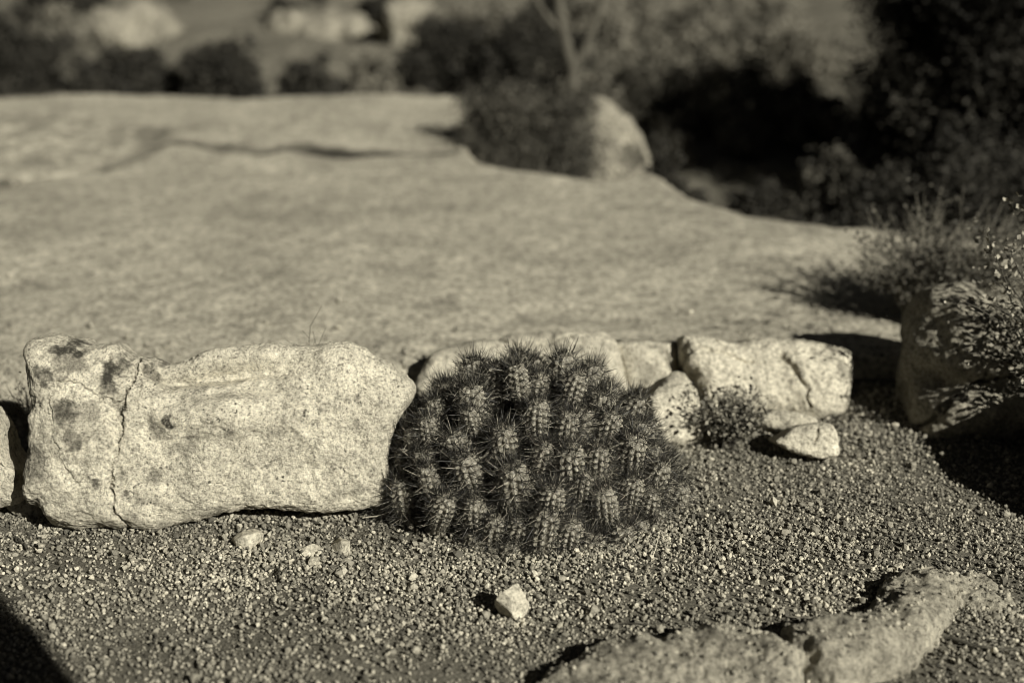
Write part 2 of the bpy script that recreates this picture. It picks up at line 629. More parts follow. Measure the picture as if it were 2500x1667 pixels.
def outline_rock(name, px, Yl, Yr, front, back, mat, lean=0.3, power=3.0, amp=0.012, nscale=7.0, seed=0.0, res=(360, 60),
                 cracks=(), stains=(), facets=0, sink=0.0, spine=0.6, fine=0.0018, folds=None, tilt=0.0):
    """a solid stone whose silhouette is px (photo pixels); it stands on the ground at distance Yl (its left end) to Yr"""
    nt, nr = res
    o = smooth_closed(px, nt)
    x0, x1 = o[:, 0].min(), o[:, 0].max()
    cy = 0.5 * (o[:, 1].min() + o[:, 1].max())
    hx = 0.5 * (x1 - x0)
    cx = 0.5 * (x0 + x1)
    cxs = np.clip(o[:, 0], cx - hx * spine, cx + hx * spine)
    mid = np.column_stack([cxs * 1.0, np.full(nt, cy)])
    # the middle line follows the outline's local centre
    rr = np.linspace(0, 1, nr)
    rr = 1 - (1 - rr) ** 1.35
    W = mid[:, None] + (o - mid)[:, None] * rr[None, :, None]      # nt, nr, 2
    W2 = W.reshape(-1, 2)
    R = np.tile(rr, nt)
    depth = (1 - R ** power) ** (1 / power)

    def world(W2, yoff):
        u = (W2[:, 0] - x0) / (x1 - x0)
        Y0 = Yl + (Yr - Yl) * u
        xc, yc = (W2[:, 0] - 1250) * K, -(W2[:, 1] - 833.5) * K
        ry, rz = CP + yc * SP, -SP + yc * CP
        # plane y = Y0 + lean * z  ->  t*ry = Y0 + lean*(H + t*rz)
        t = (Y0 + lean * CAM_H) / (ry - lean * rz)
        Pp = np.column_stack([xc * t, ry * t, CAM_H + rz * t])
        d = np.column_stack([xc, ry, rz])
        d /= np.linalg.norm(d, axis=1)[:, None]
        return Pp, d

    base, d = world(W2, 0)
    u = (W2[:, 0] - x0) / (x1 - x0)
    nrm_plane = np.array((0.0, -1.0, lean))
    nrm_plane /= np.linalg.norm(nrm_plane)
    fscale = front * (1 + tilt * (u - 0.5) * 2)
    f = base + nrm_plane * (depth * fscale)[:, None]
    b = base - nrm_plane * (depth * back)[:, None]
    q = len(f)
    V = np.vstack([f, b])
    Ff = grid_faces(nt, nr, True)
    Fb = Ff[:, ::-1] + q
    F = np.vstack([Ff, Fb])
    # weld the rims: drop the back rim and point at the front one
    rim = np.arange(nt) * nr + nr - 1
    remap = np.arange(len(V))
    remap[rim + q] = rim
    # collapse the r=0 duplicates that share a point (pole) is harmless: they lie on the spine
    F = remap[F]
    N = normals_of(V, F)
    if N[:q, 1].mean() > 0:
        F, N = F[:, ::-1], -N
    disp = amp * fbm(V, nscale, 5, 0.5, seed) + fine * fbm(V, 60, 4, 0.6, seed + 3)
    if facets:
        rsf = np.random.RandomState(int(seed * 10) + 3)
        c = V.mean(0)
        ext = np.ptp(V, axis=0) / 2
        for _ in range(facets):
            n = rsf.normal(size=3)
            n[2] = abs(n[2])
            n[1] = -abs(n[1])
            n /= np.linalg.norm(n)
            sup = np.abs(n * ext).sum() * rsf.uniform(0.5, 0.66)
            over = (V - c) @ n - sup
            V = V - n * np.clip(over, 0, None)[:, None] * 0.85
    stain = np.zeros(len(V))
    Wb = np.vstack([W2, W2])
    isf = np.concatenate([np.ones(q), np.zeros(q)])
    wob = np.column_stack([fbm(V, 26, 5, .62, off=5.0), fbm(V, 26, 5, .62, off=50.0)]) * 10
    for line, wd, dp, dk in cracks:
        dd = poly_dist(Wb + wob, np.array(line))
        e = np.exp(-(dd / (wd * (0.75 + 0.9 * np.clip(fbm(V, 16, 3, off=80.0), -.6, .9)))) ** 2) * isf * sstep(-1.0, -.2, fbm(V, 22, 3, off=60.0))
        disp = disp - dp * e
        stain = np.maximum(stain, dk * e * (0.75 + 0.5 * fbm(V, 18, 2)))
    for (sx_, sy_, ra, rb, kk) in stains:
        dd = np.hypot((Wb[:, 0] + 2.2 * wob[:, 0] - sx_) / ra, (Wb[:, 1] + 2.2 * wob[:, 1] - sy_) / rb)
        stain = np.maximum(stain, kk * isf * (1 - sstep(0.55, 1.15, dd)))
    if folds is not None:
        disp = disp + folds(Wb, V) * isf * sstep(1.0, .80, np.concatenate([R, R]))
    V = V + N * disp[:, None]
    V[:, 2] -= sink
    org = np.array([V[:, 0].mean(), V[:, 1].mean(), V[:, 2].min()])
    me = make_mesh(name, V - org, F, attrs={'stain': np.clip(stain, 0, 1)})
    return link(name, me, mat, loc=org)


def z1(*p):
    return [(a / 2.24, 750 + b / 2.24) for a, b in p]


big_px = z1((175, 230), (195, 182), (250, 166), (330, 156), (390, 168), (440, 180), (500, 205), (560, 207), (640, 196), (690, 228),
            (745, 258), (800, 264), (860, 266), (920, 286), (965, 292), (1050, 268), (1150, 242), (1250, 224), (1400, 212), (1550, 215),
            (1650, 222), (1750, 214), (1830, 192), (1920, 184), (1985, 202), (2050, 240), (2130, 284), (2180, 335), (2225, 375),
            (2262, 430), (2245, 500), (2190, 580), (2140, 680), (2110, 760), (2100, 860), (2110, 980), (2095, 1065), (2000, 1096), (1850, 1110),
            (1600, 1112), (1400, 1106), (1200, 1118), (1080, 1137), (990, 1160), (900, 1190), (830, 1200), (765, 1197), (728, 1190),
            (690, 1206), (640, 1210), (560, 1197), (460, 1210), (340, 1196), (285, 1178), (250, 1130), (228, 1096), (172, 1080),
            (150, 1035), (155, 950), (165, 870), (180, 800), (195, 700), (210, 600), (214, 520), (196, 430), (181, 330))
mc = z1((775, 270), (783, 330), (785, 400), (745, 480), (722, 560), (724, 640), (716, 740), (692, 830), (683, 930), (686, 1030), (690, 1110), (722, 1160), (770, 1200))
c2 = z1((380, 385), (440, 388), (500, 398), (560, 432), (620, 480), (690, 508), (745, 485))
c3 = z1((362, 480), (352, 560), (362, 650), (380, 700), (412, 770), (440, 850), (480, 920), (500, 950))
c4 = z1((1390, 760), (1330, 800), (1290, 880), (1240, 915), (1190, 935))
c5 = z1((820, 300), (815, 380), (830, 450), (812, 530))
c6 = z1((215, 520), (290, 500), (360, 478))
c7 = z1((1860, 215), (1920, 212), (1970, 204), (1995, 215))
c8 = z1((950, 282), (1000, 268), (1060, 264), (1130, 270))
c9 = z1((520, 290), (510, 350), (520, 400))
c10 = z1((700, 640), (650, 600), (560, 700), (500, 720))
c11 = z1((790, 640), (870, 650), (930, 640), (975, 665))


def big_folds(W, V):
    # hollows and flowing bands across the upper middle of the face
    X_, Y_ = W[:, 0] * 2.24, (W[:, 1] - 750) * 2.24
    s = -0.052 * np.exp(-((X_ - 1230) / 380) ** 2 - ((Y_ - 320) / 110) ** 2) + 0.022 * np.exp(-((X_ - 1250) / 420) ** 2 - ((Y_ - 580) / 110) ** 2)
    band = Y_ + 0.12 * (X_ - 1000) + 60 * np.sin((X_ - 700) / 420.0)
    s += 0.0045 * np.sin(band / 19.0 + 2.5 * fbm(V, 9, 2)) * np.exp(-((X_ - 1250) / 480) ** 2 - ((Y_ - 430) / 130) ** 2)
    s += -0.010 * np.exp(-((X_ - 900) / 60) ** 2 - ((Y_ - 330) / 50) ** 2)
    s += 0.008 * np.exp(-((X_ - 1850) / 130) ** 2 - ((Y_ - 330) / 120) ** 2)
    s += 0.004 * np.sin((X_ + 0.25 * Y_) / 38.0) * np.exp(-((X_ - 1750) / 260) ** 2 - ((Y_ - 700) / 300) ** 2) * 0.35
    s += -0.016 * np.exp(-((X_ - 640) / 25) ** 2 - ((Y_ - 240) / 60) ** 2)
    s += -0.012 * np.exp(-((X_ - 700) / 40) ** 2 - ((Y_ - 640) / 200) ** 2)
    s += 0.0022 * ridged(V, 24, 4, 3.0) + 0.008 * fbm(V, 10, 3, off=70)
    return s


st1 = [(x / 2.24, 750 + y / 2.24, a / 1.7, b / 1.7, min(.97, k * 1.55)) for x, y, a, b, k in
       ((425, 225, 60, 75, .9), (430, 310, 75, 55, .45), (320, 375, 45, 35, .55), (665, 365, 52, 105, .85), (870, 315, 50, 42, .5),
        (435, 575, 75, 70, .55), (560, 560, 60, 50, .35), (500, 690, 55, 45, .5), (245, 830, 85, 90, .4), (750, 990, 20, 25, .5),
        (975, 600, 22, 20, .8), (590, 915, 36, 26, .55), (875, 1020, 18, 18, .4), (930, 665, 60, 40, .35), (1050, 760, 60, 35, .3),
        (1070, 1010, 18, 10, .5), (250, 1040, 40, 14, .4), (400, 1010, 30, 30, .2), (1680, 545, 14, 24, .6), (1560, 430, 9, 14, .6),
        (1860, 330, 12, 12, .5), (1510, 855, 24, 10, .4), (900, 880, 30, 40, .3), (1170, 1080, 60, 25, .25))]
big = outline_rock('boulder', big_px, 2.295, 2.335, 0.07, 0.14, M['pale_rock'], lean=0.34, power=2.7, amp=0.010, nscale=6, seed=2.0,
                   res=(900, 190), spine=0.72, fine=0.0022, folds=big_folds, tilt=-0.25,
                   cracks=[(mc, 3.2, .011, .95), (c2, 2.0, .006, .75), (c3, 2.2, .005, .7), (c4, 1.6, .004, .5), (c5, 2.0, .005, .45),
                           (c6, 1.6, .003, .4), (c7, 2.0, .006, .95), (c8, 2.4, .005, .9), (c9, 1.4, .003, .5), (c10, 1.6, .003, .5),
                           (c11, 1.6, .003, .55)], stains=st1)
tag(big, 'large oblong pale granite rock with dark stains and a vertical crack, left of the cactus', 'rock')


def z3(*p):
    return [(1500 + a / 2.352, 650 + b / 2.352) for a, b in p]


r = outline_rock('stone', [(1015, 960), (1035, 890), (1062, 858), (1110, 842), (1180, 836), (1240, 846), (1290, 880), (1310, 960), (1200, 990), (1080, 990)],
                 2.93, 2.93, .08, .12, M['pale_rock'], seed=5, lean=.45)
tag(r, 'low rounded pale stone behind the upper left of the cactus', 'stone')
r = outline_rock('stone', [(1185, 960), (1190, 860), (1240, 826), (1320, 814), (1420, 812), (1465, 826), (1492, 856), (1512, 892), (1540, 945), (1520, 990), (1350, 1000), (1240, 1000)],
                 3.0, 2.92, .09, .14, M['pale_rock'], seed=8, lean=.45, amp=.016,
                 cracks=[([(1200, 838), (1300, 846), (1400, 832)], 4, .006, .4)])
tag(r, 'broad pale stone rising directly behind the top of the cactus', 'stone')
r = outline_rock('stone', z3((10, 455), (100, 432), (220, 428), (360, 418), (400, 440), (396, 560), (345, 605), (305, 680), (200, 700), (110, 690), (50, 600), (15, 510)),
                 2.97, 2.96, .09, .11, M['pale_rock'], seed=11, lean=.3, power=5, facets=4,
                 cracks=[(z3((345, 430), (352, 560)), 3, .008, .6)], stains=[(1580, 910, 50, 22, .35)])
tag(r, 'squarish pale stone right of the cactus top, left end of the broad boulder', 'stone')
r = outline_rock('boulder', z3((372, 440), (400, 424), (480, 416), (600, 438), (800, 440), (1000, 450), (1200, 470), (1320, 488), (1352, 525), (1348, 640), (1335, 760),
                               (1300, 850), (1150, 905), (1000, 900), (830, 880), (700, 850), (560, 860), (490, 850), (455, 720), (420, 640), (378, 570)),
                 2.88, 2.86, .085, .14, M['white_rock'], seed=14, lean=.75, amp=.014, power=2.6, res=(480, 90),
                 cracks=[(z3((930, 560), (1005, 690), (1060, 760), (1090, 850)), 6, .013, .6), (z3((375, 590), (450, 520), (600, 540), (760, 600)), 8, .01, .2),
                         (z3((560, 440), (600, 520)), 6, .008, .2), (z3((440, 640), (480, 800)), 6, .010, .5)],
                 stains=[(2040, 930, 26, 22, .6)])
tag(r, 'broad white boulder with folded cracked face, between the cactus and the shaded right boulder', 'rock')
r = outline_rock('stone', z3((190, 760), (210, 720), (300, 660), (372, 612), (430, 655), (470, 760), (486, 860), (486, 960), (450, 1000), (330, 1000), (220, 980)),
                 2.70, 2.72, .05, .09, M['white_rock'], seed=17, lean=.3, power=5, facets=2, amp=.008)
tag(r, 'triangular white stone touching the right flank of the cactus', 'stone')
r = outline_rock('stone', z3((900, 1005), (950, 965), (1010, 925), (1100, 902), (1225, 900), (1266, 945), (1284, 1040), (1265, 1088), (1180, 1098), (1080, 1080), (980, 1048)),
                 2.615, 2.60, .035, .06, M['white_rock'], seed=20, lean=.35, power=4.5, facets=2, amp=.005,
                 cracks=[(z3((1140, 905), (1150, 960), (1135, 1000)), 3, .005, .4)])
tag(r, 'small bright white stone lying beside the little leafy sprig', 'stone')
r = outline_rock('stone', z3((800, 900), (830, 868), (900, 848), (1010, 848), (1110, 868), (1150, 900), (1120, 940), (1000, 950), (860, 940)),
                 2.74, 2.72, .04, .07, M['pale_rock'], seed=23, lean=.6, amp=.006)
tag(r, 'flat pale stone wedged between white boulder and small bright stone', 'stone')
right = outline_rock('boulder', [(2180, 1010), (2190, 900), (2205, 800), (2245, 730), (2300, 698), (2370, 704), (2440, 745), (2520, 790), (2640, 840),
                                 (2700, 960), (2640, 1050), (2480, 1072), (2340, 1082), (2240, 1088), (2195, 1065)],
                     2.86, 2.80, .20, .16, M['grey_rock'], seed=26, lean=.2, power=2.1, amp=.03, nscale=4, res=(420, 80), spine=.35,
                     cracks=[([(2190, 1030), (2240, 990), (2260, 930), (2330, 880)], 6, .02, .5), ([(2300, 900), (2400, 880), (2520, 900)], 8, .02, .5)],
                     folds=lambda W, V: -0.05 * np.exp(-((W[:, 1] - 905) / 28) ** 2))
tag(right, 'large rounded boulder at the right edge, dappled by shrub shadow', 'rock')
r = outline_rock('stone', [(-120, 1010), (-30, 985), (0, 1012), (14, 1042), (22, 1090), (40, 1130), (62, 1152), (60, 1215), (0, 1235), (-110, 1240)],
                 2.35, 2.33, .05, .08, M['pale_rock'], seed=29, amp=.006)
tag(r, 'pale stone cut by the left edge beside dry grass', 'stone')
r = outline_rock('stone', [(12, 1205), (30, 1186), (58, 1178), (95, 1185), (112, 1225), (115, 1262), (85, 1270), (50, 1256), (22, 1232)],
                 2.36, 2.36, .03, .05, M['grey_rock'], seed=32, amp=.004)
tag(r, 'flat grey stone tucked under the left foot of the big rock', 'stone')
r = outline_rock('stone', [(-160, 900), (-60, 872), (30, 868), (85, 880), (110, 930), (100, 1000), (0, 1015), (-140, 1015)],
                 2.86, 2.84, .06, .1, M['ridge_rock'], seed=35, lean=.7, amp=.014)
tag(r, 'rough grey stone behind the left end of the big rock', 'stone')
# the shelf of darker rough edge stones left of the slab
r = outline_rock('stone', [(-70, 450), (-20, 425), (25, 428), (52, 445), (48, 470), (10, 486), (-60, 490)], 4.72, 4.7, .06, .1, M['grey_rock'], seed=38,
                 stains=[(20, 462, 60, 30, .8)])
tag(r, 'small dark stone on the slab at the left edge', 'stone')

# boulder standing on the slab
far = outline_rock('boulder', [(1330, 350), (1350, 290), (1390, 252), (1450, 246), (1510, 274), (1560, 312), (1592, 355), (1606, 405), (1598, 470), (1540, 520), (1440, 530), (1350, 500)],
                   5.62, 5.55, .16, .2, M['grey_rock'], seed=41, lean=.25, power=2.6, amp=.03, nscale=5, res=(480, 90), fine=.006, facets=5,
                   stains=[(1545, 385, 55, 34, .7), (1480, 350, 26, 22, .5), (1420, 300, 30, 50, .5)])
tag(far, 'rounded sunlit boulder at the far edge of the slab, dark scrub on its left', 'rock')


GRIT = []


def loaf(name, pts, mat, seed, amp=0.012, label='', cat='rock', flat=0.0):
    """a long low stone: pts = (px, py, half width m, height m) along its axis"""
    c = np.array([list(G(a, b)[:2]) + [w_, h_] for a, b, w_, h_ in pts])
    t = np.linspace(0, len(c) - 1, 260)
    i = np.arange(len(c))
    ax = np.column_stack([np.interp(t, i, c[:, k]) for k in range(4)])
    ker = np.hanning(31)
    ker /= ker.sum()
    ax = np.column_stack([np.convolve(np.pad(ax[:, k], 15, mode='edge'), ker, 'valid') for k in range(4)])
    tg = np.gradient(ax[:, :2], axis=0)
    tg /= np.linalg.norm(tg, axis=1)[:, None]
    nn = np.column_stack([-tg[:, 1], tg[:, 0]])
    endf = np.minimum(np.arange(260), np.arange(260)[::-1]) / 26.0
    endf = np.sqrt(1 - (1 - np.clip(endf, 0, 1)) ** 2)
    th = np.linspace(0, 2 * np.pi, 96, endpoint=False)
    cu = np.sign(np.cos(th)) * np.abs(np.cos(th)) ** 0.85
    su = np.sign(np.sin(th)) * np.abs(np.sin(th)) ** 0.75
    XY = ax[:, None, :2] + nn[:, None] * (cu[None] * (ax[:, 2] * endf)[:, None])[..., None]
    Z = su[None] * (ax[:, 3] * endf)[:, None]
    V = np.concatenate([XY, Z[..., None]], -1).reshape(-1, 3)
    F = []
    for a in range(259):
        pass
    I, J = np.meshgrid(np.arange(259), np.arange(96), indexing='ij')
    J2 = (J + 1) % 96
    F = np.stack([I * 96 + J, (I + 1) * 96 + J, (I + 1) * 96 + J2, I * 96 + J2], -1).reshape(-1, 4)
    N = normals_of(V, F)
    cen = np.repeat(np.column_stack([ax[:, :2], np.zeros(260)]), 96, 0)
    if ((V - cen) * N).sum() < 0:
        F, N = F[:, ::-1], -N
    V = V + N * (amp * fbm(V, 9, 4, off=seed) + amp * 0.7 * ridged(V, 15, 4, seed) + 0.0035 * fbm(V, 60, 3))[:, None]
    Nv = normals_of(V, F)
    up_ = np.where(Nv[:, 2] > .75)[0]
    GRIT.append(V[np.random.RandomState(int(seed)).choice(up_, 260)] + np.array((0, 0, .001)))
    st = 0.5 * sstep(0.25, 0.7, fbm(V, 11, 4, off=seed + 7))
    org = np.array([V[:, 0].mean(), V[:, 1].mean(), 0.0])
    o = link(name, make_mesh(name, V - org, F, attrs={'stain': st}), mat, loc=org)
    tag(o, label, cat)
    return o


loaf('stone', [(1270, 1760, .03, .015), (1400, 1715, .06, .035), (1560, 1680, .085, .05), (1720, 1665, .09, .055), (1850, 1655, .085, .052), (1928, 1645, .07, .046)],
     M['ridge_rock'], 3.0, .017, 'long blurred pale stone half cut by the bottom edge, left one of the low ridge')
loaf('stone', [(1938, 1640, .07, .044), (2010, 1625, .07, .048), (2100, 1605, .06, .046), (2170, 1555, .048, .038), (2225, 1495, .05, .04), (2275, 1455, .054, .042), (2335, 1450, .055, .034), (2410, 1480, .04, .02), (2470, 1512, .02, .01)],
     M['ridge_rock'], 6.0, .018, 'curved low pale stone bending up towards the lower right corner')


def pebble(px, py, r, seed, mat, label, sq=(1.1, .9, .8), group=None, sunk=.25, jag=.24):
    rs = np.random.RandomState(seed)
    V = ICO_V.copy()
    F = ICO_F.copy()
    for _ in range(3):
        mid, NF, VL = {}, [], list(V)

        def mp(a, b):
            k = (min(a, b), max(a, b))
            if k not in mid:
                mid[k] = len(VL)
                v = VL[a] + VL[b]
                VL.append(v / np.linalg.norm(v))
            return mid[k]
        for a, b, c in F:
            ab, bc, ca = mp(a, b), mp(b, c), mp(c, a)
            NF += [(a, ab, ca), (b, bc, ab), (c, ca, bc), (ab, bc, ca)]
        V, F = np.array(VL), np.array(NF)
    for _ in range(13):
        n = rs.normal(size=3)
        n /= np.linalg.norm(n)
        over = V @ n - rs.uniform(0.55, 0.84)
        V = V - n * np.clip(over, 0, None)[:, None] * 0.96
    V = V * (1 + 0.03 * fbm(V, 2.5, 4, off=seed))[:, None]
    V = V * np.array(sq) * r
    a = rs.uniform(0, 6.28)
    V = V @ np.array([[math.cos(a), -math.sin(a), 0], [math.sin(a), math.cos(a), 0], [0, 0, 1]])
    zz = V[:, 2].min()
    g_ = G(px, py)
    me = make_mesh('pebble', V - np.array((0, 0, zz * (1 - sunk))), F, attrs={'stain': np.zeros(len(V))})
    for p_ in me.polygons:
        p_.use_smooth = False
    o = link('pebble', me, mat, loc=(g_[0], g_[1], float(ground_z(g_[None, :2])[0]) - .002))
    tag(o, label, 'pebble', group)
    return o


pebble(1252, 1512, .032, 52, M['white_rock'], 'bright angular pebble with a black shadow, alone below the cactus', (.95, .8, .98), sunk=.1)
pebble(612, 1334, .030, 51, M['white_rock'], 'angular pale pebble below the middle of the big rock', (1.0, .8, .8))
pebble(755, 1355, .022, 12, M['white_rock'], 'flat pale pebble, left one of the two side by side below the big rock', (1.2, .8, .55))
pebble(838, 1350, .026, 15, M['white_rock'], 'flat pale pebble, right one of the two side by side below the big rock', (1.3, .8, .55))
pebble(770, 1378, .015, 18, M['pale_rock'], 'tiny flat pebble just below the two flat pale ones', (1.3, .8, .5))
pebble(2190, 1402, .011, 21, M['white_rock'], 'tiny pale pebble above the curved low stone', (1, .9, .8))
pebble(1992, 1482, .010, 24, M['white_rock'], 'tiny pale pebble beside the fallen twig', (1, .9, .8))

# grit lodged on the low ridge and banked against the feet of the stones
rs = np.random.RandomState(61)
for line, n, sg in (([(60, 1262), (130, 1288), (330, 1292), (420, 1276)], 1500, .010), ([(420, 1276), (600, 1262), (900, 1252)], 900, .012),
                    ([(1500, 1345), (1640, 1300), (1700, 1200)], 500, .02), ([(1100, 1300), (1400, 1362), (1600, 1355)], 900, .016),
                    ([(1600, 1072), (1720, 1075)], 500, .01), ([(1890, 1100), (2040, 1122)], 350, .008), ([(1270, 1530), (1220, 1528)], 120, .008),
                    ([(1500, 1600), (1900, 1570)], 700, .018), ([(2300, 1520), (2480, 1490)], 500, .015), ([(550, 1330), (850, 1362)], 500, .014)):
    t = rs.rand(n) * (len(line) - 1)
    a = np.array(line, float)
    px_ = np.column_stack([np.interp(t, np.arange(len(a)), a[:, k]) for k in (0, 1)])
    pts = np.array([G(*p_) for p_ in px_])
    pts[:, :2] += rs.normal(size=(n, 2)) * sg
    pts[:, 2] = ground_z(pts[:, :2]) + np.abs(rs.normal(size=n)) * .003 + .002
    GRIT.append(pts)
gp = np.vstack(GRIT)
v, f, t = grains(gp, .0014 + .0034 * rs.rand(len(gp)) ** 2, np.clip(rs.beta(1.8, 1.9, len(gp)), 0, 1), ICO_V, ICO_F, rs)
tag(link('grit', make_mesh('grit', v, f, smooth=False, attrs={'tone': t}), M['grain']), 'loose grit banked against the feet of the stones', kind='stuff')

# blocks added outside the frame only to throw shadows into it
def shadow_block(loc, rx, ry, h, seed, label, top=5):
    u = np.linspace(0, 2 * np.pi, 96, endpoint=False)
    v = np.linspace(0, 1, 48)
    U, Vv = np.meshgrid(u, v, indexing='ij')
    rad = np.sqrt(np.clip(1 - Vv ** top, 0, 1)) ** 0.85
    Vt = np.column_stack([(np.cos(U) * rad * rx).ravel(), (np.sin(U) * rad * ry).ravel(), (Vv * h).ravel()])
    F = grid_faces(96, 48, True)
    N = normals_of(Vt, F)
    Vt = Vt + N * (0.03 * fbm(Vt, 3.0, 4, off=seed))[:, None]
    o = link('boulder', make_mesh('boulder', Vt, F, attrs={'stain': np.zeros(len(Vt))}), M['grey_rock'], loc=loc)  # reads as a boulder, but is a stand-in shaped for its cast shadow
    tag(o, label, 'rock')
    return o


shadow_block((1.26, 2.33, -.02), .22, .22, .30, 3.0, 'unseen grey block added beyond the right edge to shade the gravel')
shadow_block((.99, -.527, -.05), .27, .27, 2.16, 7.0, 'tall unseen block added behind the viewpoint to shade the lower left corner', 22)
shadow_block((1.12, 1.33, -.02), .15, .14, .28, 9.0, 'small unseen block added for its shadow beyond the lower right corner')

# ------------------------------------------------------------------ the cactus
def make_stem(seed, L=0.15, R=0.027, ribs=11):
    rs = np.random.RandomState(seed)
    nu, nv = ribs * 10, 64
    u = np.linspace(0, 2 * np.pi, nu, endpoint=False)
    # profile by arc from base to apex
    s = np.linspace(0, 1, nv)
    capz = 1 - R * 1.25 / L
    bend = rs.uniform(-1, 1, 2) * 0.06
    twist = rs.uniform(-.5, .5)

    def surf(uu, ss):
        z = ss
        tt = np.clip((ss - capz) / (1 - capz), 0, 1)
        rad = R * (0.62 + 0.38 * np.clip(ss / 0.55, 0, 1) ** 0.8) * np.sqrt(np.clip(1 - tt ** 2.2, 0, 1))
        rib = np.abs(np.cos((uu - twist * ss) * ribs / 2)) ** 0.8
        tub = 0.5 + 0.5 * np.cos(2 * np.pi * (ss * L / 0.0145) + (np.floor((uu - twist * ss) * ribs / (2 * np.pi) + .5) % 2) * np.pi)
        k = 1 + 0.24 * (rib - 0.6) + 0.30 * (tub - 0.5) * rib
        k = 1 + (k - 1) * (1 - 0.6 * tt)
        x = np.cos(uu) * rad * k + bend[0] * ss * ss * L
        y = np.sin(uu) * rad * k + bend[1] * ss * ss * L
        # apex dimple
        return np.stack([x, y, z * L - 0.006 * sstep(.93, 1, ss)], -1), rib * tub
    U, S = np.meshgrid(u, 1 - (1 - s) ** 1.25, indexing='ij')
    V, crest = surf(U.ravel(), S.ravel())
    F = grid_faces(nu, nv, True)
    # areoles
    AP, AN = [], []
    for i in range(ribs):
        ph_ = (i % 2) * 0.5
        k = 0
        while True:
            ss = (k + 0.0 + ph_) * 0.0145 / L
            k += 1
            if ss > 0.985:
                break
            if ss < 0.22:
                continue
            uu = 2 * np.pi * i / ribs + twist * ss
            e = 1e-3
            p0 = surf(np.array([uu]), np.array([ss]))[0][0]
            pu = surf(np.array([uu + e]), np.array([ss]))[0][0] - surf(np.array([uu - e]), np.array([ss]))[0][0]
            ps = surf(np.array([uu]), np.array([ss + .01]))[0][0] - surf(np.array([uu]), np.array([ss - .01]))[0][0]
            n = np.cross(pu, ps)
            n /= np.linalg.norm(n) + 1e-12
            if n[0] * math.cos(uu) + n[1] * math.sin(uu) < 0 and n[2] < 0:
                n = -n
            AP.append(p0)
            AN.append(n)
    AP, AN = np.array(AP), np.array(AN)
    dd = np.full(len(V), 1.0)
    for a in AP:
        dd = np.minimum(dd, np.linalg.norm(V - a, axis=1))
    areole = 1 - sstep(0.0010, 0.0024, dd)
    body = make_mesh('stem', V, F, attrs={'crest': np.clip(crest, 0, 1) ** 2, 'areole': areole})
    # spines
    paths_V, paths_F, tn, off = [], [], [], 0
    O, D, LEN, RAD, BND, TN = [], [], [], [], [], []
    for a, n in zip(AP, AN):
        ref = np.array((0, 0, 1.0)) if abs(n[2]) < .9 else np.array((1.0, 0, 0))
        t1 = np.cross(n, ref)
        t1 /= np.linalg.norm(t1)
        t2 = np.cross(n, t1)
        ns = rs.randint(5, 8)
        a0 = rs.uniform(0, 6.28)
        hz = a[2] / L
        for j in range(ns):
            th = a0 + 2 * np.pi * j / ns + rs.uniform(-.2, .2)
            tl = math.radians(rs.uniform(48, 78))
            d = n * math.cos(tl) + (t1 * math.cos(th) + t2 * math.sin(th)) * math.sin(tl)
            O.append(a); D.append(d); LEN.append(rs.uniform(.013, .025)); RAD.append(rs.uniform(.00055, .00078)); TN.append(rs.rand() ** 1.3)
        for j in range(rs.randint(2, 5)):
            th, tl = rs.uniform(0, 6.28), math.radians(rs.uniform(5, 38))
            d = n * math.cos(tl) + (t1 * math.cos(th) + t2 * math.sin(th)) * math.sin(tl) + np.array((0, 0, .15))
            O.append(a); D.append(d / np.linalg.norm(d)); LEN.append(rs.uniform(.022, .042)); RAD.append(rs.uniform(.00062, .00088)); TN.append(rs.rand() ** 1.2)
    top = AP[AP[:, 2] > L * .86].mean(0)
    for j in range(60):         # the woolly, spiny growing tip
        a, tl = rs.uniform(0, 6.28), math.radians(70) * rs.rand() ** .7
        d = np.array((math.cos(a) * math.sin(tl), math.sin(a) * math.sin(tl), math.cos(tl)))
        O.append(np.array((top[0], top[1], L * .90)) + d * R * np.array((.62, .62, .35))); D.append(d); LEN.append(rs.uniform(.010, .028)); RAD.append(rs.uniform(.00045, .0007)); TN.append(rs.rand() ** 3 * .8)
    O, D, LEN, RAD, TN = map(np.array, (O, D, LEN, RAD, TN))
    n = len(O)
    up = rs.normal(size=(n, 3)) * .6 + np.array((0, 0, .5))
    side = np.cross(D, up)
    side /= np.linalg.norm(side, axis=1)[:, None]
    bi = np.cross(D, side)
    curl = rs.uniform(-.14, .14, n)
    rings = []
    for tt, rr in ((0, 1.0), (.35, .85), (.7, .6), (1.0, .15)):
        c = O + D * (LEN * tt)[:, None] + bi * (curl * LEN * tt * tt)[:, None]
        for k in range(3):
            an = 2 * np.pi * k / 3
            rings.append(c + (side * math.cos(an) + bi * math.sin(an)) * (RAD * rr)[:, None])
    Vs = np.stack(rings, 1).reshape(-1, 3)
    fb = np.array([(r_ * 3 + k, r_ * 3 + (k + 1) % 3, (r_ + 1) * 3 + (k + 1) % 3, (r_ + 1) * 3 + k) for r_ in range(3) for k in range(3)])
    Fs = (fb[None] + (np.arange(n) * 12)[:, None, None]).reshape(-1, 4)
    sp = make_mesh('spines', Vs, Fs, smooth=False, attrs={'tone': np.repeat(TN, 12)})
    body.materials.append(M['flesh'])
    sp.materials.append(M['spine'])
    return body, sp


variants = [make_stem(s_, L_, R_, rb_) for s_, L_, R_, rb_ in ((1, .15, .028, 11), (2, .14, .030, 12), (3, .16, .026, 10), (4, .13, .028, 11), (5, .15, .031, 12), (6, .12, .025, 10))]


def z2(a, b):
    return 850 + a / 2.529, 780 + b / 2.529


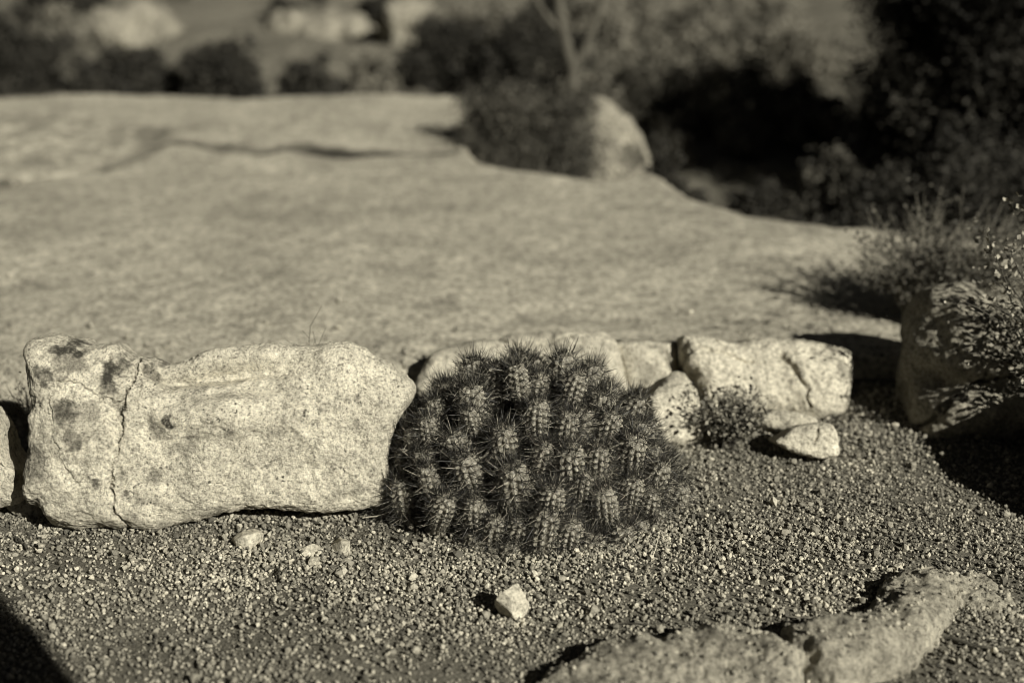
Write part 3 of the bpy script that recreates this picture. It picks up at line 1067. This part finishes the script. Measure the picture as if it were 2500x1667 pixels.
heads = [(550, 360), (740, 400), (1040, 290), (1330, 190), (1140, 190), (1400, 360), (1620, 440), (500, 620), (740, 560), (950, 650),
         (1150, 480), (1390, 560), (1660, 560), (290, 790), (490, 930), (710, 860), (985, 910), (1205, 770), (1540, 800), (1760, 740),
         (1940, 900), (765, 1130), (1270, 1040), (1580, 1070), (1790, 970), (1050, 1250), (1390, 1270), (1720, 1290), (1950, 1170),
         (800, 260), (1530, 250), (1850, 620), (330, 560), (310, 1000), (2040, 1030), (420, 800)]
CX, CY = P(1286, 1100, 2.44)[0], 2.42
AX, AY, AZ = .29, .215, .284
cactus = bpy.data.objects.new('cactus', None)
SC.collection.objects.link(cactus)
cactus.location = (CX, CY, 0)
tag(cactus, 'mound of many short ribbed cactus stems bristling with dark spines, right of the big rock', 'cactus')
spots = []
for a, b in heads:
    px_, py_ = z2(a, b)
    d = np.array(ray(px_, py_))
    o_ = (np.array((0, 0, CAM_H)) - np.array((CX, CY, 0)))
    S_ = np.array((AX, AY, AZ))
    oo, ddv = o_ / S_, d / S_
    A, B, C = ddv @ ddv, 2 * oo @ ddv, oo @ oo - 1
    disc = B * B - 4 * A * C
    if disc < 0:
        t = -B / (2 * A)
        q = oo + ddv * t
        q = q / np.linalg.norm(q)
        hit = q * S_
    else:
        t = (-B - math.sqrt(disc)) / (2 * A)
        hit = o_ + d * t
    if hit[2] < .03:
        hit[2] = .03
    spots.append(hit)
rs = np.random.RandomState(21)
for k in range(26):      # the foot of the mound
    th = 2 * np.pi * k / 26 + rs.uniform(-.06, .06)
    c = np.array((math.cos(th) * AX * .97, math.sin(th) * AY * .97, rs.uniform(.06, .11)))
    if min(np.linalg.norm(c - s_) for s_ in spots) > .043:
        spots.append(c)
tries = 0
while len(spots) < 112 and tries < 6000:
    tries += 1
    th, zz = rs.uniform(0, 2 * np.pi), rs.uniform(0.05, 1)
    rr = math.sqrt(1 - zz * zz)
    c = np.array((math.cos(th) * rr * AX, math.sin(th) * rr * AY, zz * AZ)) * rs.uniform(.9, 1.0)
    if min(np.linalg.norm(c - s_) for s_ in spots) > .043:
        spots.append(c)
for i, hit in enumerate(spots):
    nrm = np.array((hit[0] / AX ** 2, hit[1] / AY ** 2, hit[2] / AZ ** 2))
    nrm /= np.linalg.norm(nrm)
    d = nrm * 0.34 + np.array((0, 0, .9)) + rs.normal(size=3) * .13
    hit = hit * rs.uniform(.93, 1.03)
    d /= np.linalg.norm(d)
    body, sp = variants[rs.randint(len(variants))]
    L_ = max(v.co.z for v in body.vertices)
    scl = rs.uniform(.70, .98)
    thin = rs.uniform(.78, .98)
    st_ = bpy.data.objects.new('stem', body)
    SC.collection.objects.link(st_)
    st_.parent = cactus
    q = Vector(d).to_track_quat('Z', 'Y') @ Matrix.Rotation(rs.uniform(0, 6.28), 3, 'Z').to_quaternion()
    st_.rotation_mode = 'QUATERNION'
    st_.rotation_quaternion = q
    st_.location = Vector(hit) - Vector(d) * (L_ * scl * .93)
    st_.scale = (scl * thin, scl * thin, scl)
    so = bpy.data.objects.new('spines', sp)
    SC.collection.objects.link(so)
    so.parent = st_

# ------------------------------------------------------------------ shrubs, sprigs, twigs
def leaves(cent, size, rs, tones, aspect=1.6):
    n = len(cent)
    Rm = rot_mats(n, rs)
    q = np.array([(-.5, 0, 0), (0, -.5 / aspect, .06), (.5, 0, 0), (0, .5 / aspect, .06)])
    v = np.einsum('nij,kj->nki', Rm, q) * size[:, None, None] + cent[:, None]
    f = np.arange(n * 4).reshape(-1, 4)
    return v.reshape(-1, 3), f, np.repeat(tones, 4)


def shrub(name, loc, rx, ry, h, n, leaf, mat, seed, label, clumps=40, cat='shrub', group=None, spread=.12, box=1.0, woody=1.0, twm='dark_twig', up=0.0, low=.05):
    rs = np.random.RandomState(seed)
    root = bpy.data.objects.new(name, None)
    SC.collection.objects.link(root)
    root.location = loc
    tag(root, label, cat, group)
    S_ = np.array((rx, ry, h))
    cs = []
    while len(cs) < clumps:
        v = rs.normal(size=3)
        v /= np.linalg.norm(v)
        v = np.sign(v) * np.abs(v) ** box
        v /= np.abs(v).max() if box < 1 else 1.0
        v *= rs.uniform(.45, 1.0) ** .6 * (rs.uniform(.7, 1.22) if box == 1 else 1)
        v[2] = low + (1 - low) * abs(v[2])
        cs.append(v * S_)
    cs = np.array(cs)
    w = rs.uniform(.4, 1.6, clumps)
    pick = rs.choice(clumps, n, p=w / w.sum())
    c = cs[pick] + rs.normal(size=(n, 3)) * (spread * np.array((rx, ry, h)).mean()) * rs.uniform(.5, 1.2, clumps)[pick][:, None]
    c[:, 2] = np.abs(c[:, 2])
    ct = rs.uniform(0, 1, clumps)
    t = np.clip(.55 * ct[pick] + .45 * rs.rand(n), 0, 1)
    v, f, tt = leaves(c, leaf * rs.uniform(.6, 1.3, n), rs, t)
    link('foliage', make_mesh('foliage', v, f, smooth=False, attrs={'tone': tt}), mat, root)
    paths = []
    for q in cs[:min(clumps, 46)]:
        b = np.array((rs.normal() * .05 * rx, rs.normal() * .05 * ry, -.05))
        m_ = b * .5 + q * .5 + np.array((0, 0, .12 * h)) + rs.normal(size=3) * .05 * S_
        tl = np.linspace(0, 1, 7)[:, None]
        pp = b * (1 - tl) ** 2 + 2 * m_ * tl * (1 - tl) + q * tl ** 2
        paths.append((pp, np.linspace(.012, .003, 7) * woody * max(h, .12)))
    v, f = tubes(paths, 5)
    link('branches', make_mesh('branches', v, f), M[twm], root)
    return root


def place(px, py, Y=None):
    """point on the ground under a pixel, at the local ground height"""
    z = 0.0
    for _ in range(6):
        g_ = G(px, py, z)
        z = slab_z(g_[0], g_[1])
    return g_[0], g_[1], z


def at_depth(px, Y):
    x = (px - 1250) * K * (Y * CP + CAM_H * SP + .1)
    return x, Y, float(ground_z(np.array([[x, Y]]))[0])


back = [  # px, distance, half width px, top py, leaf count, material, label
    (40, 8.2, 150, 20, 7000, 'leaf_dark', 'dark shrub mass in the upper left corner'),
    (305, 8.0, 150, 112, 7000, 'leaf_dark', 'low dark shrub second from the upper left corner'),
    (550, 7.8, 110, 84, 6000, 'leaf_dark', 'rounded dark shrub alone above the left part of the slab'),
    (760, 7.7, 85, 142, 3500, 'leaf_dark', 'small dark arching shrub between two larger shrubs'),
    (915, 7.9, 80, 128, 4500, 'leaf_mid', 'small grey shrub left of the big dark central shrub'),
    (1090, 8.3, 130, 52, 6000, 'leaf_dark', 'big dark shrub behind the centre of the slab'),
    (1310, 8.0, 150, 50, 7000, 'leaf_dark', 'dark shrub behind the blocky boulder on the slab'),
    (1490, 8.4, 110, 120, 4000, 'leaf_mid', 'thin grey shrub right behind the blocky boulder'),
    (1640, 7.6, 150, 90, 6500, 'leaf_mid', 'mottled grey shrub left of the dark tree'),
    (1800, 7.0, 150, 150, 6500, 'leaf_mid', 'mottled grey shrub touching the dark tree crown'),
    (1900, 8.6, 160, 40, 5000, 'leaf_mid', 'tall grey shrub farther behind beside the dark tree'),
    (1700, 8.8, 170, 30, 6000, 'leaf_mid', 'broad mottled grey shrub in the background left of the tree'),
    (1450, 9.4, 130, -10, 4500, 'leaf_mid', 'pale grey shrub at the top edge behind the central bushes'),
    (1930, 7.4, 110, 200, 5000, 'leaf_mid', 'mottled shrub tucked against the left edge of the tree'),
    (1560, 7.3, 90, 240, 3500, 'leaf_mid', 'ragged shrub right behind the sunlit boulder on the slab'),
    (1780, 9.6, 170, -10, 6000, 'leaf_mid', 'dim grey shrub high up left of the tree'),
    (1620, 10.6, 150, -40, 4500, 'leaf_mid', 'dim grey shrub at the top edge between centre and tree'),
    (1950, 6.6, 80, 260, 4000, 'leaf_mid', 'grey shrub at the foot of the tree behind pale sand'),
    (1480, 7.2, 120, 170, 4500, 'leaf_mid', 'grey scrub showing above the sunlit boulder'),
    (120, 9.6, 120, 20, 4500, 'leaf_mid', 'grey shrub behind the dark corner mass at upper left'),
    (1190, 9.4, 110, 10, 4000, 'leaf_mid', 'pale grey shrub above the big dark central shrub'),
    (2340, 5.0, 210, 330, 11000, 'leaf_dark', 'low dark shrub in front of the dark tree at the right'),
    (1640, 6.35, 60, 300, 3000, 'leaf_mid', 'grey twiggy shrub on the sand right of the sunlit boulder'),
    (1830, 6.5, 75, 290, 3500, 'leaf_mid', 'grey twiggy shrub on the sand above the pale patch'),
    (1560, 9.8, 120, 0, 3000, 'leaf_mid', 'faint grey shrub at the top of the picture right of centre'),
    (2030, 5.5, 115, 385, 5500, 'leaf_soft', 'grey brushy shrub low behind the slab edge, under the tree'),
    (1850, 5.35, 70, 472, 2500, 'leaf_dark', 'low dark shrub at the slab edge beside the pale sand patch'),
    (700, 10.8, 55, -12, 1500, 'leaf_dark', 'small dark bush at the top edge above the rounded shrub'),
    (830, 10.4, 36, 46, 1200, 'leaf_dark', 'tiny dark bush on pale sand near the top'),
    (775, 11.4, 26, -25, 900, 'leaf_dark', 'tiny dark bush touching the top edge'),
    (925, 10.8, 60, -30, 1800, 'leaf_dark', 'dark bush at the top edge above the small grey shrub'),
    (430, 11.4, 40, -10, 1200, 'leaf_mid', 'small grey bush at the top edge above the low dark shrub'),
    (1340, 10.8, 60, -30, 1800, 'leaf_dark', 'dark bush at the top edge right of centre'),
    (170, 10.8, 120, -60, 3500, 'leaf_dark', 'dark bush at the top edge left corner'),
]
for i, (px, Y_, hw, top, n, mt, lab) in enumerate(back):
    x, y, z = at_depth(px, Y_)
    m_ = K * (Y_ * CP + (CAM_H - z) * SP)
    ztop = P(px, top, Y_)[2]
    h = max(ztop - z, .12)
    shrub('shrub', (x, y, z), hw * m_ * (.84 if px < 1000 else 1.02), hw * m_ * .8, h * (.9 if px < 1000 else 1.0), int(n * 1.25), .022 + .0035 * (Y_ - 5), M[mt], 100 + i, lab, clumps=36 + n // 200, group='scrub bushes behind the slab')

for k, (pts, Y_, lab) in enumerate((
        ([(225, 120), (270, 60), (350, 28), (440, 45), (470, 110), (430, 160), (260, 160)], 10.2, 'pale blurred boulder behind the scrub at upper left'),
        ([(560, 140), (620, 80), (740, 52), (880, 70), (930, 120), (900, 170), (600, 170)], 10.6, 'wide pale blurred boulder above the rounded dark shrub'),
        ([(950, 130), (960, 40), (1000, -10), (1050, 20), (1060, 100), (1030, 150)], 10.0, 'upright pale blurred rock left of the big dark central shrub'))):
    o = outline_rock('boulder', pts, Y_, Y_, .25, .4, M['far_rock'], seed=60 + k, amp=.16, nscale=2.5, facets=3, res=(200, 40), power=2.5, lean=.5)
    tag(o, lab, 'rock')

bare = bpy.data.objects.new('bare_tree', None)
SC.collection.objects.link(bare)
by = 7.0
bx = (1385 - 1250) * pxm(by)
bare.location = (bx, by, -.2)
tag(bare, 'pale bare forked tree rising among the central shrubs', 'tree')


def off_(px, py):
    return P(px, py, by) - np.array((bx, by, -.2))


tl = np.linspace(0, 1, 14)[:, None]


def bez(a, b, c):
    return a * (1 - tl) ** 2 + 2 * b * tl * (1 - tl) + c * tl ** 2


f0 = off_(1400, 170)
v, f = tubes([(bez(np.array((0, 0, -.1)), off_(1385, 300), f0), np.linspace(.045, .034, 14))], 10)
link('trunk', make_mesh('trunk', v, f), M['straw_wood'], bare)
v, f = tubes([(bez(f0, off_(1370, 90), off_(1350, -120)), np.linspace(.034, .02, 14)), (bez(f0, off_(1450, 100), off_(1500, -120)), np.linspace(.028, .015, 14)),
              (bez(off_(1382, 90), off_(1320, 40), off_(1280, -60)), np.linspace(.018, .008, 14))], 8)
link('limbs', make_mesh('limbs', v, f), M['straw_wood'], bare)

# the dark low shrub lying along the gap right of the blocky boulder
for i, (px, py, top, hw) in enumerate(((1612, 418, 345, 34), (1662, 452, 392, 34), (1712, 480, 438, 30))):
    x, y, z = G(px, py, SZ)
    y += .13
    shrub('shrub', (x, y, -.24), hw * pxm(y), .09, P(px, top, y)[2] + .24, 3500, .016, M['leaf_dark'], 140 + i,
          ('low black shrub against the right end of the sunlit boulder', 'low black shrub in the middle of the dark streak right of the sunlit boulder',
           'low black shrub at the slab edge below the pale sand')[i], clumps=40, spread=.09)

Yb = 5.45
m_ = pxm(Yb)
shrub('shrub', ((1292 - 1250) * m_, Yb, -.24), 150 * m_, .13, P(1290, 240, Yb)[2] + .24, 34000, .015, M['leaf_soft'], 160,
      'dense domed dark scrub at the slab edge, against the left side of the sunlit boulder', clumps=320, spread=.14, box=.9)
# black shrub bottoms along the slab's right edge
x, y, z = G(2330, 585, -.1)
shrub('shrub', (x, y + .1, -.2), .55, .18, .30, 8000, .022, M['leaf_dark'], 150, 'low black scrub along the slab edge under the tree', clumps=60)

# the dark tree at the upper right
rs = np.random.RandomState(77)
tx, ty, tz = 2.22, 5.75, -.24
tree = bpy.data.objects.new('juniper_tree', None)
SC.collection.objects.link(tree)
tree.location = (tx, ty, tz)
tag(tree, 'dense nearly black evergreen tree filling the upper right corner', 'tree')
paths, tips = [], []
trunk = np.array([(0, 0, -.1), (.02, .02, .18), (-.03, .0, .4), (.03, .03, .62), (0, 0, .86)])
tv = np.array([trunk[0] * 0 + np.array([np.interp(t, np.linspace(0, 1, 5), trunk[:, k]) for k in range(3)]) for t in np.linspace(0, 1, 24)])
paths.append((tv, np.linspace(.085, .02, 24)))
v, f = tubes(paths, 12)
v += 0.012 * normals_of(v, f) * fbm(v * np.array((1, 1, .2)), 16, 3)[:, None]
link('trunk', make_mesh('trunk', v, f), M['dark_twig'], tree)
paths = []
for i in range(210):
    t = rs.uniform(.06, 1)
    b = np.array([np.interp(t, np.linspace(0, 1, 5), trunk[:, k]) for k in range(3)])
    a = rs.uniform(0, 2 * np.pi)
    ln = rs.uniform(.50, .98) * (1 - .12 * t)
    if b[2] < .5:
        ln *= .85
    e = b + np.array((math.cos(a) * ln, math.sin(a) * ln, rs.uniform(.05, .38)))
    m_ = (b + e) / 2 + np.array((0, 0, -.04)) + rs.normal(size=3) * .04
    tl = np.linspace(0, 1, 8)[:, None]
    pp = b * (1 - tl) ** 2 + 2 * m_ * tl * (1 - tl) + e * tl ** 2
    paths.append((pp, np.linspace(.02, .005, 8)))
    for q in pp[3:]:
        tips.append(q)
v, f = tubes(paths, 6)
link('limbs', make_mesh('limbs', v, f), M['dark_twig'], tree)
tips = np.array(tips)
n = 230000
pick = rs.randint(0, len(tips), n)
cc = tips[pick] + rs.normal(size=(n, 3)) * np.array((.062, .062, .075))
ct = rs.rand(len(tips)) ** 2
v, f, tt = leaves(cc, .027 * rs.uniform(.6, 1.4, n), rs, np.clip(1.0 * ct[pick] ** 1.5 + .12 * rs.rand(n), 0, 1), 2.2)
link('crown', make_mesh('crown', v, f, smooth=False, attrs={'tone': tt}), M['leaf_dark'], tree)


def sprig(name, loc, n_st, h, spread, label, seed, mat, cat='plant', leafn=0, leafmat=None, leaf=.006, rad=.0012, lean=(0, 0), part='stalks', arch=.3, sides=4):
    rs = np.random.RandomState(seed)
    root = bpy.data.objects.new(name, None)
    SC.collection.objects.link(root)
    root.location = loc
    tag(root, label, cat)
    paths, lc = [], []
    for i in range(n_st):
        a = rs.uniform(0, 2 * np.pi)
        rr = spread * rs.uniform(.2, 1)
        e = np.array((math.cos(a) * rr + lean[0], math.sin(a) * rr * .8 + lean[1], h * rs.uniform(.55, 1)))
        b = np.array((rs.normal() * .08 * spread, rs.normal() * .08 * spread, -.01))
        m_ = np.array((e[0] * .35, e[1] * .35, e[2] * (.5 + arch)))
        tl = np.linspace(0, 1, 9)[:, None]
        pp = b * (1 - tl) ** 2 + 2 * m_ * tl * (1 - tl) + e * tl ** 2 + rs.normal(size=(9, 3)) * .006 * h * 3 * tl
        paths.append((pp, np.linspace(rad, rad * .35, 9)))
        for k in range(rs.randint(1, 4)):
            j = rs.randint(3, 8)
            e2 = pp[j] + (pp[j] - pp[j - 2]) * rs.uniform(.6, 1.6) + rs.normal(size=3) * .12 * h
            q2 = np.linspace(0, 1, 4)[:, None]
            pq = pp[j] * (1 - q2) + e2 * q2 + rs.normal(size=(4, 3)) * .004
            pq[0] = pp[j]
            paths.append((pq, np.linspace(rad * .6, rad * .25, 4)))
            lc += list(pq[1:])
        lc += list(pp[3:])
    v, f = tubes(paths, sides)
    link(part, make_mesh(part, v, f), mat, root)
    if leafn:
        lc = np.array(lc)
        pick = rs.randint(0, len(lc), leafn)
        c = lc[pick] + rs.normal(size=(leafn, 3)) * leaf * 1.1
        v, f, tt = leaves(c, leaf * rs.uniform(.6, 1.3, leafn), rs, rs.rand(leafn), 1.4)
        link('foliage', make_mesh('foliage', v, f, smooth=False, attrs={'tone': tt}), leafmat, root)
    return root


x, y, _ = G(1795, 1118)
sprig('sprig', (x - .01, y + .05, 0), 60, .115, .095, 'little bushy sprig of small dull leaves between the triangular stone and the small bright stone', 31, M['dark_twig'], leafn=1100,
      leafmat=M['leaf_mid'], leaf=.011)
sprig('shrub', (1.19, 2.60, 0), 60, .37, .27, 'small-leaved shrub in front of the right boulder', 33, M['dark_twig'], cat='shrub', leafn=6000, leafmat=M['leaf_pale'], leaf=.012, rad=.0032, lean=(-.04, .02))
x, y, _ = G(2235, 800, SZ)
sprig('twiggy_shrub', (x + .02, y + .02, SZ - .02), 230, .24, .30, 'bare wispy twig shrub rising behind the right boulder', 36, M['twig'], cat='shrub', leafn=5000,
      leafmat=M['leaf_soft'], leaf=.012, rad=.0024, lean=(.12, .05), part='twigs')
x, y, _ = G(62, 1190)
sprig('grass_tuft', (x, y + .10, 0), 60, .16, .05, 'dry dark grass tuft between the left edge stone and the big rock', 38, M['twig'], cat='grass', rad=.0009, part='blades', leafn=160, leafmat=M['leaf_mid'], leaf=.006)
x, y, _ = G(40, 1245)
sprig('grass_tuft', (x - .03, y, 0), 16, .03, .07, 'flattened straw wisps on the flat grey stone at left', 39, M['straw'], cat='grass', rad=.0006, part='blades', arch=.1)
x, y, _ = G(945, 1262)
sprig('grass_tuft', (x, y + .03, 0), 14, .045, .09, 'thin straw wisps at the left foot of the cactus', 41, M['twig'], cat='grass', rad=.0007, part='blades', arch=.2)
x, y, zz = P(762, 828, 2.62)
sprig('sprig', (x, 2.62, 0), 5, .305, .02, 'tiny dark sprig poking above the big rock', 42, M['dark_twig'], rad=.0013)


def lying(name, pts, r0, r1, mat, label, cat='twig', lift=.004, px=True):
    pp = np.array([G(a, b, lift + l_) for a, b, l_ in pts])
    t = np.linspace(0, 1, 22)
    i = np.linspace(0, 1, len(pp))
    q = np.column_stack([np.interp(t, i, pp[:, k]) for k in range(3)])
    ker = np.hanning(7)
    ker /= ker.sum()
    q = np.column_stack([np.convolve(np.pad(q[:, k], 3, mode='edge'), ker, 'valid') for k in range(3)])
    q += np.random.RandomState(len(label)).normal(size=q.shape) * r0 * .25
    org = q.mean(0)
    v, f = tubes([(q - org, np.linspace(r0, r1, 22))], 7)
    o = link(name, make_mesh(name, v, f), mat, loc=org)
    tag(o, label, cat)
    return o


lying('twig', [(2120, 1495, .006), (2060, 1502, .012), (1990, 1510, .014), (1930, 1506, .008), (1870, 1488, .002)], .0035, .0012, M['twig'], 'fallen grey twig above the curved low stone')
lying('twig', [(2010, 1508, .010), (1980, 1492, .010), (1940, 1482, .004)], .0018, .0010, M['dark_twig'], 'short side twig next to the fallen grey twig')
lying('twig', [(2305, 1552, .004), (2360, 1568, .008), (2430, 1585, .006), (2520, 1578, .004)], .0028, .0016, M['dark_twig'], 'dark twig on gravel by the lower right corner')
lying('twig', [(0, 1475, .003), (60, 1452, .004), (150, 1442, .005), (260, 1440, .003)], .0018, .0008, M['dark_twig'], 'thin dark twig on gravel near the left edge')
lying('twig', [(35, 1312, .004), (50, 1322, .006), (66, 1338, .003)], .004, .002, M['dark_twig'], 'stubby dark twig below the left foot of the big rock')
lying('twig', [(680, 1388, .003), (681, 1400, .012), (684, 1412, .004)], .0022, .0012, M['dark_twig'], 'short black twig below the flat pebbles')
lying('grass_stalk', [(882, 1264, .004), (930, 1258, .012), (985, 1232, .03), (1022, 1185, .06), (1030, 1150, .085)], .0010, .0006, M['straw'], 'curved pale stalk at the left foot of the cactus', 'stalk')
lying('grass_stalk', [(1590, 1372, .004), (1600, 1340, .02), (1612, 1292, .05)], .0012, .0006, M['straw'], 'straight pale stalk leaning on the lower right of the cactus', 'stalk')
lying('grass_stalk', [(1062, 1294, .004), (1110, 1302, .006), (1150, 1312, .003)], .0010, .0006, M['straw'], 'short pale straw lying under the lower left of the cactus', 'stalk')
